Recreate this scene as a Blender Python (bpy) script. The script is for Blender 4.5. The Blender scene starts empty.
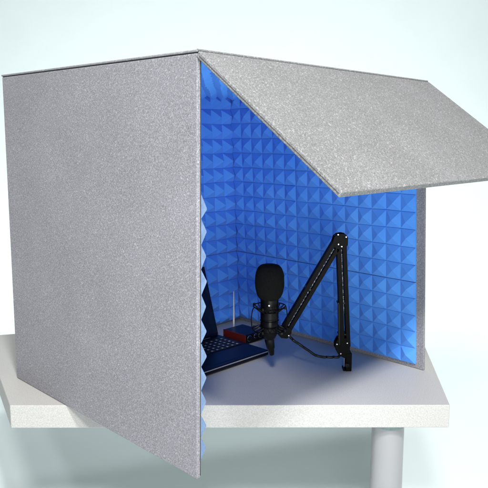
import bpy, bmesh, math, random
from mathutils import Vector, Matrix
random.seed(7)
S = bpy.context.scene
COL = S.collection
R = math.radians

# ------------------------------------------------------------ camera
cam = bpy.data.cameras.new('camera'); co = bpy.data.objects.new('camera', cam); COL.objects.link(co)
co.location = (0, 0, 0.66)
co.rotation_euler = (R(90) - math.atan(102/646), 0, 0)
cam.sensor_width = 36; cam.lens = 36*646/488; cam.clip_start = .01; cam.clip_end = 100
S.camera = co

# ------------------------------------------------------------ world and lamps
w = bpy.data.worlds.new('World'); S.world = w; w.use_nodes = True
bg = w.node_tree.nodes['Background']
bg.inputs[0].default_value = (.90, .97, 1, 1); bg.inputs[1].default_value = .06
def area(name, loc, target, power, size, color=(1, 1, 1)):
    l = bpy.data.lights.new(name, 'AREA'); l.energy = power; l.shape = 'DISK'; l.size = size; l.color = color
    o = bpy.data.objects.new(name, l); COL.objects.link(o); o.location = loc
    o.rotation_euler = (Vector(target) - Vector(loc)).to_track_quat('-Z', 'Y').to_euler()
    return o
area('key_lamp', (.9, -1.6, 3.9), (.1, 1.9, 0), 262, .5, (1, .99, .97))
area('left_lamp', (-1.45, -1.49, 3.95), (.1, 1.9, 0), 40, .5, (.97, .97, 1))
area('front_lamp', (-.06, -.48, 1.85), (.1, 1.9, 0), 46, .34, (1, .98, .94))
area('fill_lamp', (.25, -1.3, .80), (.15, 1.9, .35), 14, .9, (.97, .98, 1))
ll = area('low_lamp', (.35, .05, .12), (.1, 2.1, .55), 1.4, .9, (1, .97, .90)); ll.data.spread = R(58); ll.data.shape = 'ELLIPSE'; ll.data.size_y = .16
bk = area('backdrop_lamp', (0, 4.2, 4.4), (0, 6.1, .5), 43, 6.0, (.95, .99, 1)); bk.data.spread = R(100); bk.data.shape = 'RECTANGLE'; bk.data.size_y = 1.6
bl = area('floor_wash_lamp', (-.4, 3.3, 4.3), (-.3, 5.0, -.5), 52, 7.0, (.93, .99, 1)); bl.data.spread = R(85); bl.data.shape = 'RECTANGLE'; bl.data.size_y = .8
S.view_settings.view_transform = 'Standard'; S.view_settings.look = 'None'
S.view_settings.exposure = 0; S.view_settings.gamma = 1

# ------------------------------------------------------------ materials
def new_mat(name):
    m = bpy.data.materials.new(name); m.use_nodes = True
    nt = m.node_tree; b = nt.nodes['Principled BSDF']
    return m, nt, b
def N(nt, t, **k):
    n = nt.nodes.new(t)
    for a, v in k.items():
        if a in n.inputs: n.inputs[a].default_value = v
        else: setattr(n, a, v)
    return n
def ramp(nt, src, stops):
    r = nt.nodes.new('ShaderNodeValToRGB'); e = r.color_ramp.elements
    e[0].position, e[0].color = stops[0][0], (*stops[0][1], 1)
    e[1].position, e[1].color = stops[-1][0], (*stops[-1][1], 1)
    for p, c in stops[1:-1]:
        x = e.new(p); x.color = (*c, 1)
    nt.links.new(src, r.inputs[0]); return r.outputs[0]
def g(v): return (v, v, v)
def plain(name, col, rough=.5, metal=0, bump=0, bscale=400, spec=.5, coat=0):
    m, nt, b = new_mat(name)
    tc = N(nt, 'ShaderNodeTexCoord')
    n = N(nt, 'ShaderNodeTexNoise', Scale=bscale*.3, Detail=4.0)
    nt.links.new(tc.outputs['Object'], n.inputs['Vector'])
    c = ramp(nt, n.outputs[0], [(.3, tuple(x*.85 for x in col)), (.7, tuple(min(1, x*1.12) for x in col))])
    nt.links.new(c, b.inputs['Base Color'])
    b.inputs['Roughness'].default_value = rough; b.inputs['Metallic'].default_value = metal
    b.inputs['Specular IOR Level'].default_value = spec; b.inputs['Coat Weight'].default_value = coat
    if bump:
        n2 = N(nt, 'ShaderNodeTexNoise', Scale=float(bscale), Detail=3.0)
        nt.links.new(tc.outputs['Object'], n2.inputs['Vector'])
        bp = N(nt, 'ShaderNodeBump', Strength=bump, Distance=.0006)
        nt.links.new(n2.outputs[0], bp.inputs['Height']); nt.links.new(bp.outputs[0], b.inputs['Normal'])
    return m

def felt(name, dark, mid, light, rot=(0, 0, 0), stretch=3.0, amount=1.0, scale=1.0):
    """pressed grey felt: fine mottling plus short pale and dark fibres lying in a few directions"""
    m, nt, b = new_mat(name)
    L = nt.links.new
    tc = N(nt, 'ShaderNodeTexCoord')
    base = N(nt, 'ShaderNodeTexNoise', Scale=330.0*scale, Detail=6.0, Roughness=.72)
    L(tc.outputs['Object'], base.inputs['Vector'])
    col = ramp(nt, base.outputs[0], [(.28, dark), (.5, mid), (.74, light)])
    # fibres
    prev = col; hs = base.outputs[0]
    for i, (rz, sc, c, lo, hi, f) in enumerate([(.5, 260, light, .60, .72, .75), (-.7, 300, light, .61, .73, .65), (1.3, 280, dark, .60, .74, .6), (0.1, 330, dark, .62, .74, .5)]):
        mp = N(nt, 'ShaderNodeMapping')
        mp.inputs['Rotation'].default_value = (rot[0] + rz*.9, rot[1] + rz*.6, rot[2] + rz)
        mp.inputs['Scale'].default_value = (1, 1/stretch, 1)
        L(tc.outputs['Object'], mp.inputs[0])
        n = N(nt, 'ShaderNodeTexNoise', Scale=float(sc)*scale, Detail=2.0, Roughness=.5, Distortion=.4)
        L(mp.outputs[0], n.inputs['Vector'])
        mr = N(nt, 'ShaderNodeMapRange'); mr.inputs[1].default_value = lo; mr.inputs[2].default_value = hi
        mr.inputs[4].default_value = f*amount
        L(n.outputs[0], mr.inputs[0])
        mx = N(nt, 'ShaderNodeMix', data_type='RGBA'); L(mr.outputs[0], mx.inputs[0]); L(prev, mx.inputs[6])
        mx.inputs[7].default_value = (*c, 1); prev = mx.outputs[2]
    big = N(nt, 'ShaderNodeTexNoise', Scale=7.0, Detail=3.0)
    L(tc.outputs['Object'], big.inputs['Vector'])
    v = N(nt, 'ShaderNodeMapRange'); v.inputs[1].default_value = .3; v.inputs[2].default_value = .7
    v.inputs[3].default_value = .93; v.inputs[4].default_value = 1.06
    L(big.outputs[0], v.inputs[0])
    hv = N(nt, 'ShaderNodeHueSaturation'); L(v.outputs[0], hv.inputs['Value']); L(prev, hv.inputs['Color'])
    L(hv.outputs[0], b.inputs['Base Color'])
    b.inputs['Roughness'].default_value = .95; b.inputs['Specular IOR Level'].default_value = .15
    b.inputs['Sheen Weight'].default_value = .12
    bp = N(nt, 'ShaderNodeBump', Strength=.42, Distance=.0013)
    L(hs, bp.inputs['Height']); L(bp.outputs[0], b.inputs['Normal'])
    return m

M = {}
M['felt'] = felt('grey_felt', (.112, .112, .128), (.214, .214, .240), (.43, .43, .472), scale=1.15, stretch=3.6)
M['felt_flap'] = felt('grey_felt_flap', (.095, .096, .10), (.180, .183, .190), (.40, .405, .415), stretch=7, scale=1.1)
M['felt_edge'] = felt('grey_felt_edge', (.15, .15, .165), (.25, .25, .27), (.45, .45, .48))
M['seam'] = plain('dark_seam_and_gap_shade', (.035, .035, .04), .8)  # seam colour, also used as painted shade in the gap below the roof
M['black'] = plain('black_plastic', (.003, .003, .0035), .33, bump=.1, spec=.2)
M['black_metal'] = plain('black_powder_coat', (.0035, .0035, .004), .42, bump=.1, spec=.05)
M['chrome'] = plain('bright_steel', (.75, .75, .76), .2, 1)
M['cable'] = plain('black_cable_rubber', (.005, .005, .0055), .4, spec=.3)
M['red'] = plain('red_anodised', (.13, .012, .010), .4, .3)
M['navy'] = plain('dark_navy_metal', (.0015, .002, .011), .32, spec=.22)
M['keys'] = plain('dark_keycaps', (.008, .009, .012), .45)
M['silver'] = plain('pale_edge_metal', (.5, .5, .52), .3, .6)
M['white_rod'] = plain('white_plastic', (.75, .74, .72), .4)
M['leg'] = plain('satin_grey_metal', (.34, .34, .35), .35, .3, bscale=4)
M['collar'] = plain('teal_grey_collar', (.22, .29, .30), .4, .3)
# screen
m, nt, b = new_mat('dark_glossy_screen'); b.inputs['Base Color'].default_value = (.004, .005, .012, 1)
b.inputs['Roughness'].default_value = .06; M['screen'] = m
# windscreen sponge
m, nt, b = new_mat('black_sponge'); tc = N(nt, 'ShaderNodeTexCoord')
n = N(nt, 'ShaderNodeTexNoise', Scale=900.0, Detail=3.0); nt.links.new(tc.outputs['Object'], n.inputs['Vector'])
nt.links.new(ramp(nt, n.outputs[0], [(.35, g(.003)), (.7, g(.014))]), b.inputs['Base Color'])
bp = N(nt, 'ShaderNodeBump', Strength=.8, Distance=.001); nt.links.new(n.outputs[0], bp.inputs['Height']); nt.links.new(bp.outputs[0], b.inputs['Normal'])
b.inputs['Roughness'].default_value = 1; b.inputs['Specular IOR Level'].default_value = .1; M['sponge'] = m
# mesh grille
m, nt, b = new_mat('metal_grille'); tc = N(nt, 'ShaderNodeTexCoord')
vo = N(nt, 'ShaderNodeTexVoronoi', Scale=700.0); nt.links.new(tc.outputs['Object'], vo.inputs['Vector'])
nt.links.new(ramp(nt, vo.outputs[0], [(.2, g(.006)), (.6, g(.06))]), b.inputs['Base Color'])
b.inputs['Metallic'].default_value = .8; b.inputs['Roughness'].default_value = .4; M['grille'] = m
# blue foam
m, nt, b = new_mat('blue_acoustic_foam'); tc = N(nt, 'ShaderNodeTexCoord')
n = N(nt, 'ShaderNodeTexNoise', Scale=900.0, Detail=4.0); nt.links.new(tc.outputs['Object'], n.inputs['Vector'])
n2 = N(nt, 'ShaderNodeTexNoise', Scale=9.0, Detail=3.0); nt.links.new(tc.outputs['Object'], n2.inputs['Vector'])
mx = N(nt, 'ShaderNodeMix', data_type='FLOAT'); mx.inputs[0].default_value = .5
nt.links.new(n.outputs[0], mx.inputs[2]); nt.links.new(n2.outputs[0], mx.inputs[3])
nt.links.new(ramp(nt, mx.outputs[0], [(.32, (.065, .29, .92)), (.68, (.12, .40, 1.0))]), b.inputs['Base Color'])
bp = N(nt, 'ShaderNodeBump', Strength=.35, Distance=.0008); nt.links.new(n.outputs[0], bp.inputs['Height']); nt.links.new(bp.outputs[0], b.inputs['Normal'])
b.inputs['Roughness'].default_value = .85; b.inputs['Specular IOR Level'].default_value = .3
b.inputs['Sheen Weight'].default_value = .15; M['foam'] = m
M['foam_cut'] = plain('cut_foam_edge', (.15, .225, .37), .95, bump=.3, spec=.1)
# tabletop: white laminate with fine grain
m, nt, b = new_mat('white_grained_laminate'); tc = N(nt, 'ShaderNodeTexCoord')
n = N(nt, 'ShaderNodeTexNoise', Scale=400.0, Detail=5.0, Roughness=.7); nt.links.new(tc.outputs['Object'], n.inputs['Vector'])
n2 = N(nt, 'ShaderNodeTexNoise', Scale=520.0, Detail=2.0); nt.links.new(tc.outputs['Object'], n2.inputs['Vector'])
c1 = ramp(nt, n.outputs[0], [(.3, (.34, .337, .325)), (.5, (.45, .446, .432)), (.7, (.55, .546, .53))])
nt.links.new(c1, b.inputs['Base Color'])
bp = N(nt, 'ShaderNodeBump', Strength=.3, Distance=.0008); nt.links.new(n.outputs[0], bp.inputs['Height']); nt.links.new(bp.outputs[0], b.inputs['Normal'])
b.inputs['Roughness'].default_value = .55; M['laminate'] = m
# backdrop
m, nt, b = new_mat('pale_studio_paper'); tc = N(nt, 'ShaderNodeTexCoord')
n = N(nt, 'ShaderNodeTexNoise', Scale=3.0, Detail=4.0); nt.links.new(tc.outputs['Object'], n.inputs['Vector'])
nt.links.new(ramp(nt, n.outputs[0], [(.3, (.81, .895, .90)), (.7, (.83, .915, .92))]), b.inputs['Base Color'])
b.inputs['Roughness'].default_value = .9; b.inputs['Specular IOR Level'].default_value = .1; M['paper'] = m

# ------------------------------------------------------------ helpers
def link(name, me, mat, parent=None, smooth=False):
    o = bpy.data.objects.new(name, me); COL.objects.link(o)
    if mat: me.materials.append(M[mat])
    if smooth:
        for p in me.polygons: p.use_smooth = True
    if parent is not None:
        o.parent = parent
        o.matrix_parent_inverse = Matrix.Translation(-world_loc(parent))
    return o
def world_loc(o):
    v = Vector((0, 0, 0))
    while o is not None:
        v += o.location if o.type == 'EMPTY' else Vector((0, 0, 0)); o = o.parent
    return v
def obj(name, bm, mat, parent=None, smooth=False, bevel=0, seg=2, angle=30):
    bmesh.ops.recalc_face_normals(bm, faces=bm.faces)
    me = bpy.data.meshes.new(name); bm.to_mesh(me); bm.free()
    # parts are children of a root Empty (no rotation) or of another mesh whose own origin is the world's
    o = bpy.data.objects.new(name, me); COL.objects.link(o); me.materials.append(M[mat])
    if smooth:
        for p in me.polygons: p.use_smooth = True
        me.set_sharp_from_angle(angle=R(angle))
    if parent is not None:
        if parent.type == 'EMPTY':
            me.transform(Matrix.Translation(-parent.location))
            o.parent = parent
        else:
            root = parent.parent
            if root is not None: me.transform(Matrix.Translation(-root.location))
            o.parent = parent
    if bevel:
        bv = o.modifiers.new('bevel', 'BEVEL'); bv.width = bevel; bv.segments = seg; bv.limit_method = 'ANGLE'; bv.angle_limit = R(40)
    return o
def thing(name, label, cat, loc):
    o = bpy.data.objects.new(name, None); COL.objects.link(o); o.location = loc; o.empty_display_size = .05
    o['label'] = label; o['category'] = cat; return o

V3 = Vector
def box_axes(bm, o, a, b_, c_):
    """box from corner o along three edge vectors"""
    vs = [bm.verts.new(o + a*i + b_*j + c_*k) for i in (0, 1) for j in (0, 1) for k in (0, 1)]
    for f in ((0, 1, 3, 2), (4, 6, 7, 5), (0, 4, 5, 1), (2, 3, 7, 6), (0, 2, 6, 4), (1, 5, 7, 3)):
        bm.faces.new([vs[i] for i in f])
def frame(d):
    d = d.normalized(); a = V3((0, 0, 1)) if abs(d.z) < .95 else V3((1, 0, 0))
    x = d.cross(a).normalized(); return x, d.cross(x).normalized()
def tube(bm, pts, r, seg=14, cap=True, radii=None):
    rings = []
    x, y = frame(pts[1] - pts[0])
    for i, p in enumerate(pts):
        d = (pts[min(i+1, len(pts)-1)] - pts[max(i-1, 0)]).normalized()
        x = (x - d*x.dot(d)).normalized(); y = d.cross(x)
        rr = radii[i] if radii else r
        rings.append([bm.verts.new(p + x*math.cos(2*math.pi*k/seg)*rr + y*math.sin(2*math.pi*k/seg)*rr) for k in range(seg)])
    for a, b_ in zip(rings, rings[1:]):
        for k in range(seg): bm.faces.new((a[k], a[(k+1) % seg], b_[(k+1) % seg], b_[k]))
    if cap: bm.faces.new(rings[0][::-1]); bm.faces.new(rings[-1])
def lathe(bm, o, axis, prof, seg=32):
    """prof = [(distance along axis, radius)]"""
    x, y = frame(axis); axis = axis.normalized(); rings = []
    for h, r in prof:
        rings.append([bm.verts.new(o + axis*h + x*math.cos(2*math.pi*k/seg)*max(r, 1e-5) + y*math.sin(2*math.pi*k/seg)*max(r, 1e-5)) for k in range(seg)])
    for a, b_ in zip(rings, rings[1:]):
        for k in range(seg): bm.faces.new((a[k], a[(k+1) % seg], b_[(k+1) % seg], b_[k]))
    bm.faces.new(rings[0][::-1]); bm.faces.new(rings[-1])
def torus(bm, o, axis, Rr, r, seg=40, s2=8):
    x, y = frame(axis); axis = axis.normalized(); rings = []
    for i in range(seg):
        t = 2*math.pi*i/seg; d = x*math.cos(t) + y*math.sin(t)
        rings.append([bm.verts.new(o + d*(Rr + r*math.cos(2*math.pi*k/s2)) + axis*r*math.sin(2*math.pi*k/s2)) for k in range(s2)])
    for i in range(seg):
        a, b_ = rings[i], rings[(i+1) % seg]
        for k in range(s2): bm.faces.new((a[k], a[(k+1) % s2], b_[(k+1) % s2], b_[k]))
def bez(p0, p1, p2, p3, n=24):
    return [p0*(1-t)**3 + p1*3*t*(1-t)**2 + p2*3*t*t*(1-t) + p3*t**3 for t in [i/n for i in range(n+1)]]

# ------------------------------------------------------------ setting: studio sweep
bm = bmesh.new()
zf = -.5; prof = [(-6, zf), (4.4, zf)]
for i in range(1, 25):
    t = i/24*math.pi/2; prof.append((4.4 + 2.4*math.sin(t), zf + 2.4 - 2.4*math.cos(t)))
prof.append((6.8, 7))
rows = [[bm.verts.new((x, y, z)) for x in (-9, -3, 3, 9)] for y, z in prof]
for a, b_ in zip(rows, rows[1:]):
    for k in range(3): bm.faces.new((a[k], a[k+1], b_[k+1], b_[k]))
o = obj('ground', bm, 'paper', smooth=True); o['kind'] = 'structure'; o['label'] = 'pale white seamless studio floor and backdrop'

# ------------------------------------------------------------ table
root = thing('table', 'white grainy tabletop on a round grey metal leg, carrying the felt booth', 'table', (0.0, 1.85, zf))
F1, F2 = V3((-.5939, 1.5542, 0)), V3((.5234, 1.5573, 0))
G1, G2 = V3((-.8941, 2.1483, 0)), V3((.6723, 2.5933, 0))
bm = bmesh.new(); T = .061
top = [bm.verts.new(p) for p in (F1, F2, G2, G1)]; bot = [bm.verts.new(p - V3((0, 0, T))) for p in (F1, F2, G2, G1)]
bm.faces.new(top); bm.faces.new(bot[::-1])
for i in range(4): bm.faces.new((top[i], bot[i], bot[(i+1) % 4], top[(i+1) % 4]))
obj('tabletop', bm, 'laminate', root, bevel=.0022, seg=3)
lx, ly = .3835, 1.625
bm = bmesh.new(); lathe(bm, V3((lx, ly, zf)), V3((0, 0, 1)), [(0, .040), (.004, .0425), (.02, .0425), (-zf - T - .019, .0425)], 48)
leg = obj('leg', bm, 'leg', root, smooth=True)
bm = bmesh.new(); lathe(bm, V3((lx, ly, -T - .0192)), V3((0, 0, 1)), [(0, .0435), (.001, .0445), (.019, .0445)], 48)
obj('collar', bm, 'collar', leg, smooth=True)

# ------------------------------------------------------------ the booth
A0 = V3((-.0929, 1.1887, .0012)); B0 = V3((.5304, 1.8124, .0012)); K0 = V3((-.6427, 1.7474, .0012)); R0 = V3((-.0193, 2.3712, .0012))
A1 = V3((-.0836, 1.1887, .8199)); B1 = V3((.5000, 1.8124, .8219)); K1 = V3((-.6366, 1.7474, .8315)); R1 = V3((-.0530, 2.3712, .8335))
U = V3((.70688, .70733, 0)); V = V3((-.70733, .70688, 0)); Z = V3((0, 0, 1))
def booth(u, v, z): return A0 + U*u + V*v + Z*(z - .0012)
broot = thing('sound_booth', 'grey felt folding recording booth lined with blue pyramid foam, front flap raised like an awning', 'booth', (A0 + R0)*.5)
class Quad:
    """flat panel frame: outer face through four corners, x along the foot, y up, n inwards (metres)"""
    def __init__(s, a, b_, c_, d, inward):
        s.q = (a, b_, c_, d); s.w = ((b_ - a).length + (c_ - d).length)/2; s.h = ((d - a).length + (c_ - b_).length)/2
        n = (b_ - a).cross(d - a).normalized(); s.n = n if n.dot(inward) > 0 else -n
    def __call__(s, x, y, n=0):
        i, j = x/s.w, y/s.h; a, b_, c_, d = s.q
        return a*(1-i)*(1-j) + b_*i*(1-j) + c_*i*j + d*(1-i)*j + s.n*n
def panel(name, Q, x0, x1, y0, y1, n0, n1, mat, parent, wave=.0006, bevel=.0015, res=26):
    bm = bmesh.new(); nx = res; ny = res
    ph = random.random()*9
    def wv(i, j): 
        return wave*(math.sin(i*5.1/nx + ph) + math.sin(j*6.3/ny + ph*2) + .5*math.sin((i + 2*j)*.7 + ph)) 
    def grid(n):
        return [[bm.verts.new(Q(x0 + (x1-x0)*i/nx, y0 + (y1-y0)*j/ny, n + (wv(i, j) if 0 < i < nx and 0 < j < ny else 0))) for j in range(ny+1)] for i in range(nx+1)]
    a, b_ = grid(n0), grid(n1)
    for gq in (a, b_):
        for i in range(nx):
            for j in range(ny): bm.faces.new((gq[i][j], gq[i+1][j], gq[i+1][j+1], gq[i][j+1]))
    for i in range(nx):
        for j in (0, ny): bm.faces.new((a[i][j], a[i+1][j], b_[i+1][j], b_[i][j]))
    for j in range(ny):
        for i in (0, nx): bm.faces.new((a[i][j], a[i][j+1], b_[i][j+1], b_[i][j]))
    return obj(name, bm, mat, parent, smooth=True, bevel=bevel, seg=2)
CELL = .0496
def foam(Q, x0, y0, nx, ny, n0, parent, base=.006, tip=.0235, cell=CELL, cellx=None, warp=.0012, name='foam_pad', half=False):
    """convoluted pad: nx by ny pyramids, each slightly uneven, on a thin base"""
    bm = bmesh.new(); cx_ = cellx or cell; rr = random.Random(int(x0*1000) + int(y0*777) + nx*31 + ny)
    J = lambda s: rr.uniform(-s, s)
    g0 = .0011
    X = lambda i: x0 + cx_*(max(i - .5, 0) if half else i) + (g0 if i == 0 else -g0 if i == nx else 0)
    Y = lambda j: y0 + cell*j + (g0 if j == 0 else -g0 if j == ny else 0)
    gw, gd = .0006, min(.0045, base*.7)
    def node(i, j, dy=0, dn=0):
        return Q(X(i) + jx[i][j], Y(j) + jy[i][j] + dy, n0 + base + jn[i][j] + dn)
    jx = [[J(warp) if 0 < i < nx else J(.0004) for j in range(ny+1)] for i in range(nx+1)]
    jy = [[J(warp) if 0 < j < ny else 0 for j in range(ny+1)] for i in range(nx+1)]
    jn = [[J(.0006) for j in range(ny+1)] for i in range(nx+1)]
    # every row of pyramids is parted from the next by a narrow moulded crease
    lo = [[bm.verts.new(node(i, j, gw if j else 0)) for j in range(ny)] for i in range(nx+1)]
    hi = [[bm.verts.new(node(i, j+1, -gw if j+1 < ny else 0)) for j in range(ny)] for i in range(nx+1)]
    cr = [[bm.verts.new(node(i, j, 0, -gd)) for j in range(1, ny)] for i in range(nx+1)]
    cutf = []
    for j in range(1, ny):
        for i in range(nx):
            bm.faces.new((hi[i][j-1], hi[i+1][j-1], cr[i+1][j-1], cr[i][j-1])); bm.faces.new((cr[i][j-1], cr[i+1][j-1], lo[i+1][j], lo[i][j]))
    for i in range(nx):
        for j in range(ny):
            hf = half and i == 0
            mx_, my = (X(i) + X(i+1))/2 + J(.0032), (Y(j) + Y(j+1))/2 + J(.0032) - .002; t = .0016; h = n0 + tip + J(.0012)
            if hf: mx_ = X(0) + .0006
            ap = [bm.verts.new(Q(mx_ + (a if not hf else (a+1)/2*.6)*t, my + b_*t, h)) for a, b_ in ((-1, -1), (1, -1), (1, 1), (-1, 1))]
            q = (lo[i][j], lo[i+1][j], hi[i+1][j], hi[i][j])
            f = bm.faces.new(ap); fs = [f]
            for k in range(4): fs.append(bm.faces.new((q[k], q[(k+1) % 4], ap[(k+1) % 4], ap[k])))
            if hf: cutf += fs
    c = [[lo[i][j] if j < ny else hi[i][ny-1] for j in range(ny+1)] for i in range(nx+1)]
    side = lambda i, js: [v for j in js for v in ([lo[i][j], hi[i][j]])]
    for i in (0, nx):
        for j in range(1, ny): bm.faces.new((hi[i][j-1], cr[i][j-1], lo[i][j]))
    # skirt down to the panel, and a back
    ring = [c[i][0] for i in range(nx+1)] + [c[nx][j] for j in range(1, ny+1)] + [c[i][ny] for i in range(nx-1, -1, -1)] + [c[0][j] for j in range(ny-1, 0, -1)]
    pos = [(X(i), Y(0)) for i in range(nx+1)] + [(X(nx), Y(j)) for j in range(1, ny+1)] + [(X(i), Y(ny)) for i in range(nx-1, -1, -1)] + [(X(0), Y(j)) for j in range(ny-1, 0, -1)]
    low = [bm.verts.new(Q(x, y, n0 + .0002)) for x, y in pos]
    m_ = len(ring)
    for k in range(m_):
        a, b_, d, e = ring[k], ring[(k+1) % m_], low[(k+1) % m_], low[k]
        f = bm.faces.new((a, b_, d, e))
        if half and abs((pos[k][0] + pos[(k+1) % m_][0])/2 - X(0)) < 1e-6: cutf.append(f)
    bm.faces.new(low[::-1])
    for f in cutf: f.material_index = 1
    o = obj(name, bm, 'foam', parent); o.data.materials.append(M['foam_cut']); return o

TP = .0085                                   # felt board thickness
QL = Quad(A0, K0, K1, A1, U); QR = Quad(B0, R0, R1, B1, -U); QB = Quad(K0, R0, R1, K1, -V)
up = U.cross(V); QT = Quad(A1, B1, R1, K1, -Z)
sl = panel('side_panel', QL, 0, QL.w, 0, QL.h - .0035, 0, TP, 'felt', broot)
sl['label'] = 'near left felt side panel whose front lower corner overhangs the tabletop edge'
sr = panel('side_panel', QR, 0, QR.w, 0, QR.h - .0035, 0, TP, 'felt_edge', broot)
sr['label'] = 'right felt side panel standing on the tabletop'
sb = panel('back_panel', QB, TP + .0004, QB.w - TP - .0004, 0, QB.h - .0035, 0, TP, 'felt_edge', broot)
st = panel('roof_panel', QT, -.001, QT.w + .001, -.001, QT.h + .003, -.0030, .0012, 'felt_edge', broot, wave=.0002)
# dark tube standing in for the gap's shadow under the roof's rim
bm = bmesh.new()
tube(bm, [A1 - Z*.0028 + U*.003, K1 - Z*.0028 + U*.003], .0016, 8)
obj('seam_and_gap_shade', bm, 'seam', st)
bm = bmesh.new()
tube(bm, [A0 + U*(TP + .0012) + Z*.004 + V*.002, A1 + U*(TP + .0012) - Z*.012 + V*.002], .0014, 8)
obj('seam_and_gap_shade', bm, 'seam', sl)
# foam pads: left wall (rows begin a little higher), right wall in four sheets, back wall, roof
zl = .034
tl = .0175; cL = .0484; zl = .0356
foam(QL, .0015, zl, 8, 5, TP, sl, tip=tl, base=.0045, half=True, cell=cL); foam(QL, .0015 + 7.5*CELL, zl, 7, 5, TP, sl, tip=tl, cell=cL)
foam(QL, .0015, zl + 5*cL, 8, 6, TP, sl, tip=tl, base=.0045, half=True, cell=cL); foam(QL, .0015 + 7.5*CELL, zl + 5*cL, 7, 6, TP, sl, tip=tl, cell=cL)
foam(QL, .034, zl + 11*cL, 7, 4, TP, sl, tip=tl, base=.0045, cell=cL); foam(QL, .034 + 7*CELL, zl + 11*cL, 7, 4, TP, sl, tip=tl, cell=cL)
z5 = .0135; cR = (QR.h - .0035 - z5 - 5*CELL - .002)/11
foam(QR, .0235, z5, 9, 5, TP, sr, tip=.0145); foam(QR, .0235 + 9*CELL, z5, 6, 5, TP, sr, tip=.0185)
foam(QR, .0235, z5 + 5*CELL, 9, 11, TP, sr, cell=cR, cellx=CELL, tip=.0145); foam(QR, .0235 + 9*CELL, z5 + 5*CELL, 6, 11, TP, sr, cell=cR, cellx=CELL, tip=.0185)
cB = (QB.w - 2*TP - .004)/17; xB = TP + .002; tB = .033
foam(QB, xB, .004, 9, 5, TP, sb, cellx=cB, cell=(z5+5*CELL-.004)/5, tip=tB); foam(QB, xB + 9*cB, .004, 8, 5, TP, sb, cellx=cB, cell=(z5+5*CELL-.004)/5, tip=tB)
foam(QB, xB, z5 + 5*CELL, 9, 11, TP, sb, cell=cR, cellx=cB, tip=tB); foam(QB, xB + 9*cB, z5 + 5*CELL, 8, 11, TP, sb, cell=cR, cellx=cB, tip=tB)
foam(QT, xB, .012, 9, 15, .0014, st, cellx=cB, cell=.0507, tip=.028); foam(QT, xB + 9*cB, .012, 8, 15, .0014, st, cellx=cB, cell=.0507, tip=.028)
# raised flap hinged along the roof's front edge
hd = (B1 - A1).normalized(); nn = V3((hd.y, -hd.x, 0)).normalized(); uu = nn.cross(hd); uu = uu if uu.z > 0 else -uu
th = R(36.75); fd = nn*math.cos(th) - uu*math.sin(th)
D = A1 + fd*.395; Cc = B1 + fd*.395
QF = Quad(A1, B1, Cc, D, -Z)
fl = panel('front_flap', QF, -.001, QF.w + .001, .004, QF.h, -.003, .009, 'felt_flap', broot, wave=.0007, bevel=.002)
bm = bmesh.new(); tube(bm, [A1 + Z*.002 + fd*.001, B1 + Z*.002 + fd*.001], .0026, 10)
obj('hinge_fold', bm, 'felt_flap', fl, smooth=True)
# stitched seam line along the flap's near edge
bm = bmesh.new(); tube(bm, [QF(-.0016, .012, .003), QF(-.0016, QF.h - .004, .003)], .0004, 6)
obj('edge_stitching', bm, 'seam', fl)

# ------------------------------------------------------------ laptop
lr = thing('laptop', 'open black laptop inside the booth beside the left foam wall', 'laptop', booth(.47, .53, 0))
u0, u1, v0, v1 = .292, .652, .411, .648
def slab_uv(name, ua, ub, va, vb, za, zb, mat, parent, bevel=.001, **k):
    bm = bmesh.new(); box_axes(bm, booth(ua, va, za), U*(ub-ua), V*(vb-va), Z*(zb-za)); return obj(name, bm, mat, parent, bevel=bevel, **k)
base = slab_uv('base', u0, u1, v0, v1, .003, .0195, 'navy', lr, bevel=.003, seg=3)
slab_uv('front_trim', u0 + .004, u1 - .004, v0 - .0012, v0 + .003, .0135, .0165, 'silver', base, .0005)
for (a, b_) in ((u0+.03, v0+.02), (u1-.03, v0+.02), (u0+.03, v1-.02), (u1-.03, v1-.02)):
    bm = bmesh.new(); lathe(bm, booth(a, b_, .0), Z, [(0, .007), (.0028, .008)], 14); obj('foot', bm, 'black', base)
slab_uv('keyboard_deck', u0+.015, u1-.015, v0+.098, v1-.022, .0196, .0200, 'black', base, .0002)
bm = bmesh.new(); kw = (u1-u0-.036)/15; kh = .0185
for r_ in range(6):
    ww = kh if r_ < 5 else .011
    va = v0 + .102 + r_*kh
    us = [(i*kw, kw*.86) for i in range(15)]
    if r_ == 0: us = [(0, kw*.86), (kw, kw*.86), (2*kw, kw*.86), (3*kw, kw*5.86)] + [(i*kw, kw*.86) for i in range(9, 15)]
    for a, l in us: box_axes(bm, booth(u0+.018+a, va, .0201), U*l, V*ww*.84, Z*.0016)
obj('keys', bm, 'keys', base)
bm = bmesh.new()
for r_ in range(5):
    for i in range(15):
        a = u0 + .018 + i*kw + kw*.25; va = v0 + .102 + r_*kh + kh*.28
        if r_ == 0 and 3 <= i < 9: continue
        box_axes(bm, booth(a, va, .0218), U*kw*.3, V*kh*.12, Z*.00012)
        box_axes(bm, booth(a + kw*.08, va + kh*.2, .0218), U*kw*.16, V*kh*.12, Z*.00012)
obj('key_legends', bm, 'white_rod', base)
slab_uv('trackpad', .43, .53, v0+.016, v0+.082, .0196, .0199, 'navy', base, .0002)
bm = bmesh.new(); box_axes(bm, booth(u1-.075, v1-.017, .0197), U*.028, V*.004, Z*.0004); obj('maker_badge', bm, 'silver', base)
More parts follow.
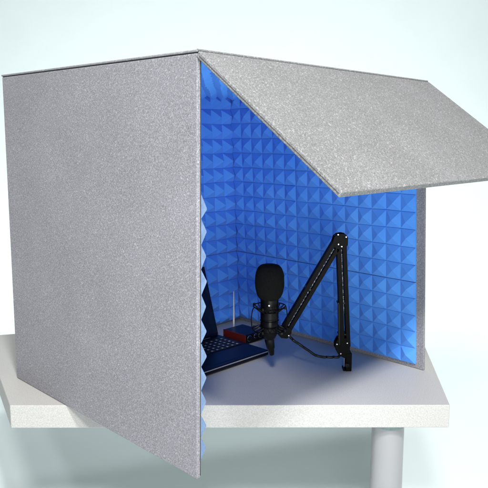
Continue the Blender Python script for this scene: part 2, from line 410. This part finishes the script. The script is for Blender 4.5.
# lid, tilted back
ta = R(17); ldir = (Z*math.cos(ta) + V*math.sin(ta)); ln = (V*math.cos(ta) - Z*math.sin(ta))
bm = bmesh.new(); o0 = booth(u0, v1 - .006, .021); box_axes(bm, o0, U*(u1-u0), ldir*.232, ln*.006)
lid = obj('screen_lid', bm, 'navy', lr, bevel=.002, seg=3)
bm = bmesh.new(); box_axes(bm, o0 + U*.004 + ldir*.006 - ln*.0006, U*(u1-u0-.008), ldir*.222, ln*.0007); obj('screen_glass', bm, 'screen', lid)
bm = bmesh.new()
for a in (u0+.05, u1-.09):
    bm = bmesh.new(); tube(bm, [booth(a, v1-.004, .020), booth(a+.04, v1-.004, .020)], .005, 12); obj('hinge', bm, 'black', lr, smooth=True)

# ------------------------------------------------------------ audio interface
ir = thing('audio_interface', 'small black audio interface with a dark red side, beside the laptop', 'audio interface', booth(.72, .58, 0))
ua, ub, va, vb, zt = .672, .765, .537, .640, .034
body = slab_uv('body', ua + .004, ub, va, vb, .004, zt - .001, 'navy', ir, .002)
slab_uv('side_cheek', ua, ua + .0038, va - .002, vb, .003, zt, 'red', ir, .001)
slab_uv('front_plate', ua + .004, ub, va - .002, va - .0004, .004, zt - .002, 'black', ir, .0005)
def knob(u, z, r, mat='black', l=.010):
    bm = bmesh.new(); lathe(bm, booth(u, va - .002, z), -V, [(0, r), (l*.8, r*.92), (l, r*.8)], 24); k_ = obj('knob', bm, mat, ir, smooth=True)
    bm = bmesh.new(); torus(bm, booth(u, va - .0032, z), V, r + .0012, .0009, 28, 6); obj('knob_ring', bm, 'chrome', k_, smooth=True)
knob(ua + .020, .020, .0080); knob(ua + .048, .023, .006); knob(ua + .072, .021, .0075)
for a, b_ in ((ua+.02, va+.02), (ub-.02, va+.02), (ua+.02, vb-.02), (ub-.02, vb-.02)):
    bm = bmesh.new(); lathe(bm, booth(a, b_, 0), Z, [(0, .005), (.0041, .006)], 12); obj('foot', bm, 'black', ir)
# upright pale rod
rr_ = thing('antenna', 'thin white upright rod standing behind the audio interface by the foam corner', 'antenna', booth(.757, .676, 0))
p = booth(.757, .676, 0)
bm = bmesh.new(); tube(bm, [p + Z*.012, p + Z*.05, p + Z*.145], .003, 12, radii=[.0036, .0032, .0018]); obj('rod', bm, 'white_rod', rr_, smooth=True)
bm = bmesh.new(); lathe(bm, p, Z, [(0, .011), (.006, .011), (.012, .006)], 24); obj('base', bm, 'white_rod', rr_, smooth=True)

# ------------------------------------------------------------ boom arm (built in the plane y = YB, seen about face on)
YB = 1.816
cs, sn = math.cos(math.atan(102/646)), math.sin(math.atan(102/646))
def px(x, y, Y=YB):
    a, b_ = (x - 244)/646, -(y - 244)/646
    r_ = V3((a, cs + b_*sn, -sn + b_*cs)); return V3((0, 0, .66)) + r_*(Y/r_.y)
base_p = px(346.6, 368); foot = V3((base_p.x, YB, 0))
elbow = px(339.5, 240); low = px(284, 331); knee = px(344.5, 350)
br = thing('boom_arm', 'black folding spring boom arm standing upright in front of the right foam wall', 'microphone arm', foot)
Yv = V3((0, 1, 0))
# clamp: C shaped bracket with screw and pad, standing on the tabletop
bm = bmesh.new()
cxp = foot.x
def pl(bm, x0, x1, y0, y1, z0, z1): box_axes(bm, V3((x0, YB + y0, z0)), V3((x1-x0, 0, 0)), V3((0, y1-y0, 0)), V3((0, 0, z1-z0)))
pl(bm, cxp-.005, cxp+.012, -.016, .016, .0006, .054)
pl(bm, cxp-.012, cxp-.0052, -.014, .014, .040, .048); pl(bm, cxp-.012, cxp-.0052, -.014, .014, .0006, .008)
clamp = obj('clamp', bm, 'black_metal', br, bevel=.001)
bm = bmesh.new(); tube(bm, [V3((cxp-.007, YB, .0082)), V3((cxp-.007, YB, .0398))], .0025, 12); obj('clamp_screw', bm, 'chrome', clamp, smooth=True)
bm = bmesh.new(); tube(bm, [V3((cxp-.002, YB-.022, .02)), V3((cxp-.002, YB-.0162, .02))], .006, 16); obj('clamp_knob', bm, 'black', clamp, smooth=True)
# pivot above the clamp
bm = bmesh.new(); tube(bm, [V3((cxp-.001, YB, .0542)), V3((cxp-.001, YB, .064))], .0062, 18); 
pl(bm, cxp-.016, cxp+.005, -.0085, -.006, .048, .098); pl(bm, cxp-.016, cxp+.005, .006, .0085, .048, .098)
pl(bm, cxp-.010, cxp+.003, -.006, .006, .062, .068)
obj('base_pivot', bm, 'black_metal', br, smooth=True, bevel=.0006)
def rods(name, p, q, off, mat='black_metal', w=.0115, y=0):
    d = (q - p).normalized(); s = d.cross(Yv).normalized()
    bm = bmesh.new(); h = w
    o_ = p + s*off - s*h/2 + Yv*(y - h/2); box_axes(bm, o_, s*h, Yv*h, q - p)
    return obj(name, bm, mat, br, bevel=.0008)
kneeP = V3((cxp-.008, YB, .074)); top_e = elbow + V3((.003, 0, -.010))
# upright: two square tubes in front, two behind
for yy in (-.010, .010):
    rods('upright_rod', kneeP, top_e, -.0096, y=yy); rods('upright_rod', kneeP, top_e, .0070, y=yy)
bot_e = low + (elbow-low).normalized()*.012; elb2 = elbow + (low-elbow).normalized()*.012 + V3((-.004, 0, 0))
for yy in (-.010, .010):
    rods('lower_rod', bot_e, elb2, -.0096, y=yy); rods('lower_rod', bot_e, elb2, .0076, y=yy)
def spring(p, q, r_=.0016, turns=90):
    bm = bmesh.new(); p = p - Yv*.012; q = q - Yv*.012; d = q - p; x, y = frame(d); n = turns*8
    tube(bm, [p + d*(i/n) + x*math.cos(i/8*2*math.pi)*r_ + y*math.sin(i/8*2*math.pi)*r_ for i in range(n+1)], .0009, 5)
    return obj('spring', bm, 'chrome', br, smooth=True)
spring(kneeP + (top_e-kneeP)*.33, top_e - (top_e-kneeP)*.04); spring(bot_e + (elb2-bot_e)*.03, elb2 - (elb2-bot_e)*.05)
# sheath over the lower part of the upright and cable ties
bm = bmesh.new(); dd = (top_e - kneeP); tube(bm, [kneeP + dd*.02 - V3((.0165, .012, 0)), kneeP + dd*.10 - V3((.0158, .013, 0)), kneeP + dd*.42 - V3((.0135, .013, 0))], .0038, 10)
obj('cable_sheath', bm, 'cable', br, smooth=True)
def band(p, d, w_, h_, mat='black'):
    d = d.normalized(); s = d.cross(Yv).normalized(); bm = bmesh.new()
    box_axes(bm, p - s*w_/2 - Yv*.0145 - d*h_/2, s*w_, Yv*.029, d*h_); return obj('cable_tie', bm, mat, br, bevel=.001)
band(kneeP + dd*.43 - V3((.002, 0, 0)), dd, .030, .006); band(kneeP + dd*.12 - V3((.003, 0, 0)), dd, .031, .005)
band(bot_e + (elb2-bot_e)*.47, elb2-bot_e, .027, .008)
# elbow plates and bolts
def plate(name, outline, y0, y1, mat='black_metal'):
    bm = bmesh.new(); a = [bm.verts.new(V3((p.x, YB+y0, p.z))) for p in outline]; b_ = [bm.verts.new(V3((p.x, YB+y1, p.z))) for p in outline]
    bm.faces.new(a); bm.faces.new(b_[::-1])
    for i in range(len(a)): bm.faces.new((a[i], a[(i+1) % len(a)], b_[(i+1) % len(a)], b_[i]))
    return obj(name, bm, mat, br, bevel=.0006)
el_out = [px(*q) for q in ((333.6, 236), (336.5, 233.6), (341, 232.8), (345, 233.6), (347.2, 236.8), (347, 244.5), (343.5, 248), (338, 248.6), (333.4, 246.6), (332, 241))]
ep = [plate('elbow_plate', el_out, -.0165, -.0142), plate('elbow_plate', el_out, .0142, .0165)]
lo_out = [px(*q) for q in ((279, 328), (285, 325), (291.5, 327), (291, 332), (287, 337), (281, 336.5), (277.5, 333))]
lp_ = [plate('mount_plate', lo_out, -.0165, -.0142), plate('mount_plate', lo_out, .0142, .0165)]
def bolt(x, y, r_=.0022, yy=-.0165):
    p = px(x, y); p = V3((p.x, YB + yy, p.z)); bm = bmesh.new(); lathe(bm, p, -Yv, [(0, r_), (.0014, r_), (.0022, r_*.6)], 14); obj('bolt', bm, 'chrome', br, smooth=True)
for q in ((337.3, 233.8), (345.2, 236.2), (337.6, 243.4), (340.8, 245.6), (280, 331.5), (288.3, 333.8)): bolt(*q)
bm = bmesh.new(); tube(bm, [px(345, 236.2) - Yv*.0141, px(345, 236.2) + Yv*.0141], .004, 12); tube(bm, [px(336, 235.6) - Yv*.0141, px(336, 235.6) + Yv*.0141], .004, 12); obj('elbow_axle', bm, 'black_metal', br, smooth=True)
for q in ((336.2, 342.6), (346.4, 341.5), (340, 352)): bolt(*q, r_=.0024, yy=-.0145)
kn_out = [px(*q) for q in ((334.5, 342), (337.5, 336.8), (346.5, 336.8), (349.4, 343), (349, 353), (344, 357), (337.6, 353), (334.4, 347))]
plate('knee_plate', kn_out, -.0145, -.0125); plate('knee_plate', kn_out, .0125, .0145)

# ------------------------------------------------------------ microphone with windscreen and shock mount
YM = 1.765
mc = px(269.3, 336, YM); mx0 = mc.x; z_of = lambda y: px(269.3, y, YM).z
mr_ = thing('microphone', 'black condenser microphone under a round foam windscreen, hanging in a wire shock mount', 'microphone', V3((mx0, YM, z_of(336))))
O = V3((mx0, YM, 0))
def zz(y): return z_of(y)
bm = bmesh.new()
lathe(bm, O, Z, [(zz(340), .010), (zz(338), .0165), (zz(334), .0215), (zz(330), .0245), (zz(322), .0253), (zz(321), .0243), (zz(318.5), .0243), (zz(318), .0255), (zz(299), .0255)], 40)
body = obj('body', bm, 'black', mr_, smooth=True)
bm = bmesh.new(); torus(bm, O + Z*zz(320), Z, .0254, .0012); obj('trim_ring', bm, 'black_metal', body, smooth=True)
bm = bmesh.new(); lathe(bm, O + V3((-.002, -.0253, zz(303.5))), -Yv, [(0, .0028), (.0012, .0024)], 16); obj('badge', bm, 'chrome', body)
bm = bmesh.new(); lathe(bm, O, Z, [(zz(299), .0245), (zz(290), .025), (zz(280), .024), (zz(275), .014)], 32); obj('grille', bm, 'grille', mr_, smooth=True)
# windscreen: rounded barrel, faint uneven surface
bm = bmesh.new(); zt_, zb_ = zz(264.2), zz(300.5)
prof = []
hW = .0412
for i in range(33):
    t = i/32; a = (t - .5)*math.pi
    zc_ = (zt_ + zb_)/2 + (zt_ - zb_)/2*math.copysign(abs(math.sin(a))**.88, math.sin(a))
    r_ = hW*abs(math.cos(a))**.48*(1.0 if t > .5 else .90 + .20*t)
    prof.append((zc_, max(r_, .0001)))
lathe(bm, O, Z, prof, 56)
for v_ in bm.verts:
    d = v_.co - V3((mx0, YM, (zt_+zb_)/2)); v_.co += d.normalized()*.0005*(math.sin(d.x*260 + 1)*math.sin(d.z*230)*math.sin(d.y*250 + 2))
obj('windscreen', bm, 'sponge', mr_, smooth=True)
# XLR plug and boot
bm = bmesh.new(); cp = px(272, 355, YM)
a0 = O + Z*zz(339); a1 = V3((cp.x, YM, cp.z))
tube(bm, [a0, a0.lerp(a1, .1), a0.lerp(a1, .55), a0.lerp(a1, .6), a0.lerp(a1, .95), a1], .01, 20, radii=[.0135, .0135, .0115, .0098, .0070, .0055])
obj('plug', bm, 'black', mr_, smooth=True)
# shock mount: two outer rings, inner rings, zigzag elastic cord, arms
rt, rb, ri = zz(306), zz(329), .0285
sm = None
bm = bmesh.new(); torus(bm, O + Z*rt, Z, .0455, .0016); torus(bm, O + Z*rb, Z, .0470, .0016)
for k in range(4):
    a = k*math.pi/2 + .35; d0 = V3((math.cos(a), math.sin(a), 0))
    tube(bm, bez(O + Z*rt + d0*.0455, O + Z*(rt - .004) + d0*.057, O + Z*(rb + .004) + d0*.057, O + Z*rb + d0*.047, 12), .0015, 8)
sm = obj('shock_mount', bm, 'black_metal', mr_, smooth=True)
bm = bmesh.new(); torus(bm, O + Z*zz(311), Z, ri-.0012, .0018); obj('inner_ring', bm, 'black_metal', sm, smooth=True)
bm = bmesh.new(); torus(bm, O + Z*zz(326), Z, ri-.0015, .0018); obj('inner_ring', bm, 'black_metal', sm, smooth=True)
nE = 16
for zo, zi in ((rt, zz(311)), (rb, zz(326))):
    bm = bmesh.new()
    for k in range(nE):
        a = 2*math.pi*k/nE; b_ = 2*math.pi*(k + .5)/nE
        po = O + Z*zo + V3((math.cos(a), math.sin(a), 0))*.0455; pi_ = O + Z*zi + V3((math.cos(b_), math.sin(b_), 0))*ri
        pn = O + Z*zo + V3((math.cos(a + 2*math.pi/nE), math.sin(a + 2*math.pi/nE), 0))*.0455
        tube(bm, [po, pi_], .0011, 6); tube(bm, [pi_, pn], .0011, 6)
    obj('elastic_cord', bm, 'cable', sm)
bm = bmesh.new()
for k in range(4):
    a = k*math.pi/2 + .35 + math.pi/4; d0 = V3((math.cos(a), math.sin(a), 0))
    for zc2 in (rt, rb):
        bm = bmesh.new(); lathe(bm, O + Z*(zc2 - .004) + d0*.047, Z, [(0, .003), (.002, .004), (.006, .004), (.008, .003)], 12); obj('cord_clip', bm, 'black', sm, smooth=True)
lowc = V3((low.x, YB, low.z))
bm = bmesh.new(); tube(bm, [O + Z*rb + V3((.046, .002, 0)), lowc + V3((-.006, -.004, .004)), lowc], .0045, 12); tube(bm, [lowc - Yv*.0135, lowc + Yv*.0135], .007, 16)
obj('swivel_joint', bm, 'black_metal', sm, smooth=True)
bm = bmesh.new(); lathe(bm, lowc + V3((-.008, -.017, .0)), -Yv, [(0, .006), (.008, .0055), (.01, .004)], 18); obj('swivel_knob', bm, 'black', sm, smooth=True)

# ------------------------------------------------------------ cable
pts = [px(289, 335), px(293, 339), px(300, 343.5), px(308, 349), px(316, 354.3), px(326, 356.3), px(333, 356.8), px(339, 356.8), px(341.5, 352)]
sm_pts = []
P_ = [pts[0]] + pts + [pts[-1]]
for i in range(1, len(P_) - 2):
    for s_ in range(8):
        t = s_/8; a, b_, c_, d = P_[i-1], P_[i], P_[i+1], P_[i+2]
        q = (b_*2 + (c_ - a)*t + (a*2 - b_*5 + c_*4 - d)*t*t + (b_*3 - a - c_*3 + d)*t**3)*.5
        sm_pts.append(q + Yv*(-.004 - .01*math.sin(i*.5)))
bm = bmesh.new(); tube(bm, sm_pts, .0038, 12)
o = obj('microphone_cable', bm, 'cable', smooth=True); o['label'] = 'black cable sagging from the microphone joint to the foot of the boom arm'; o['category'] = 'cable'
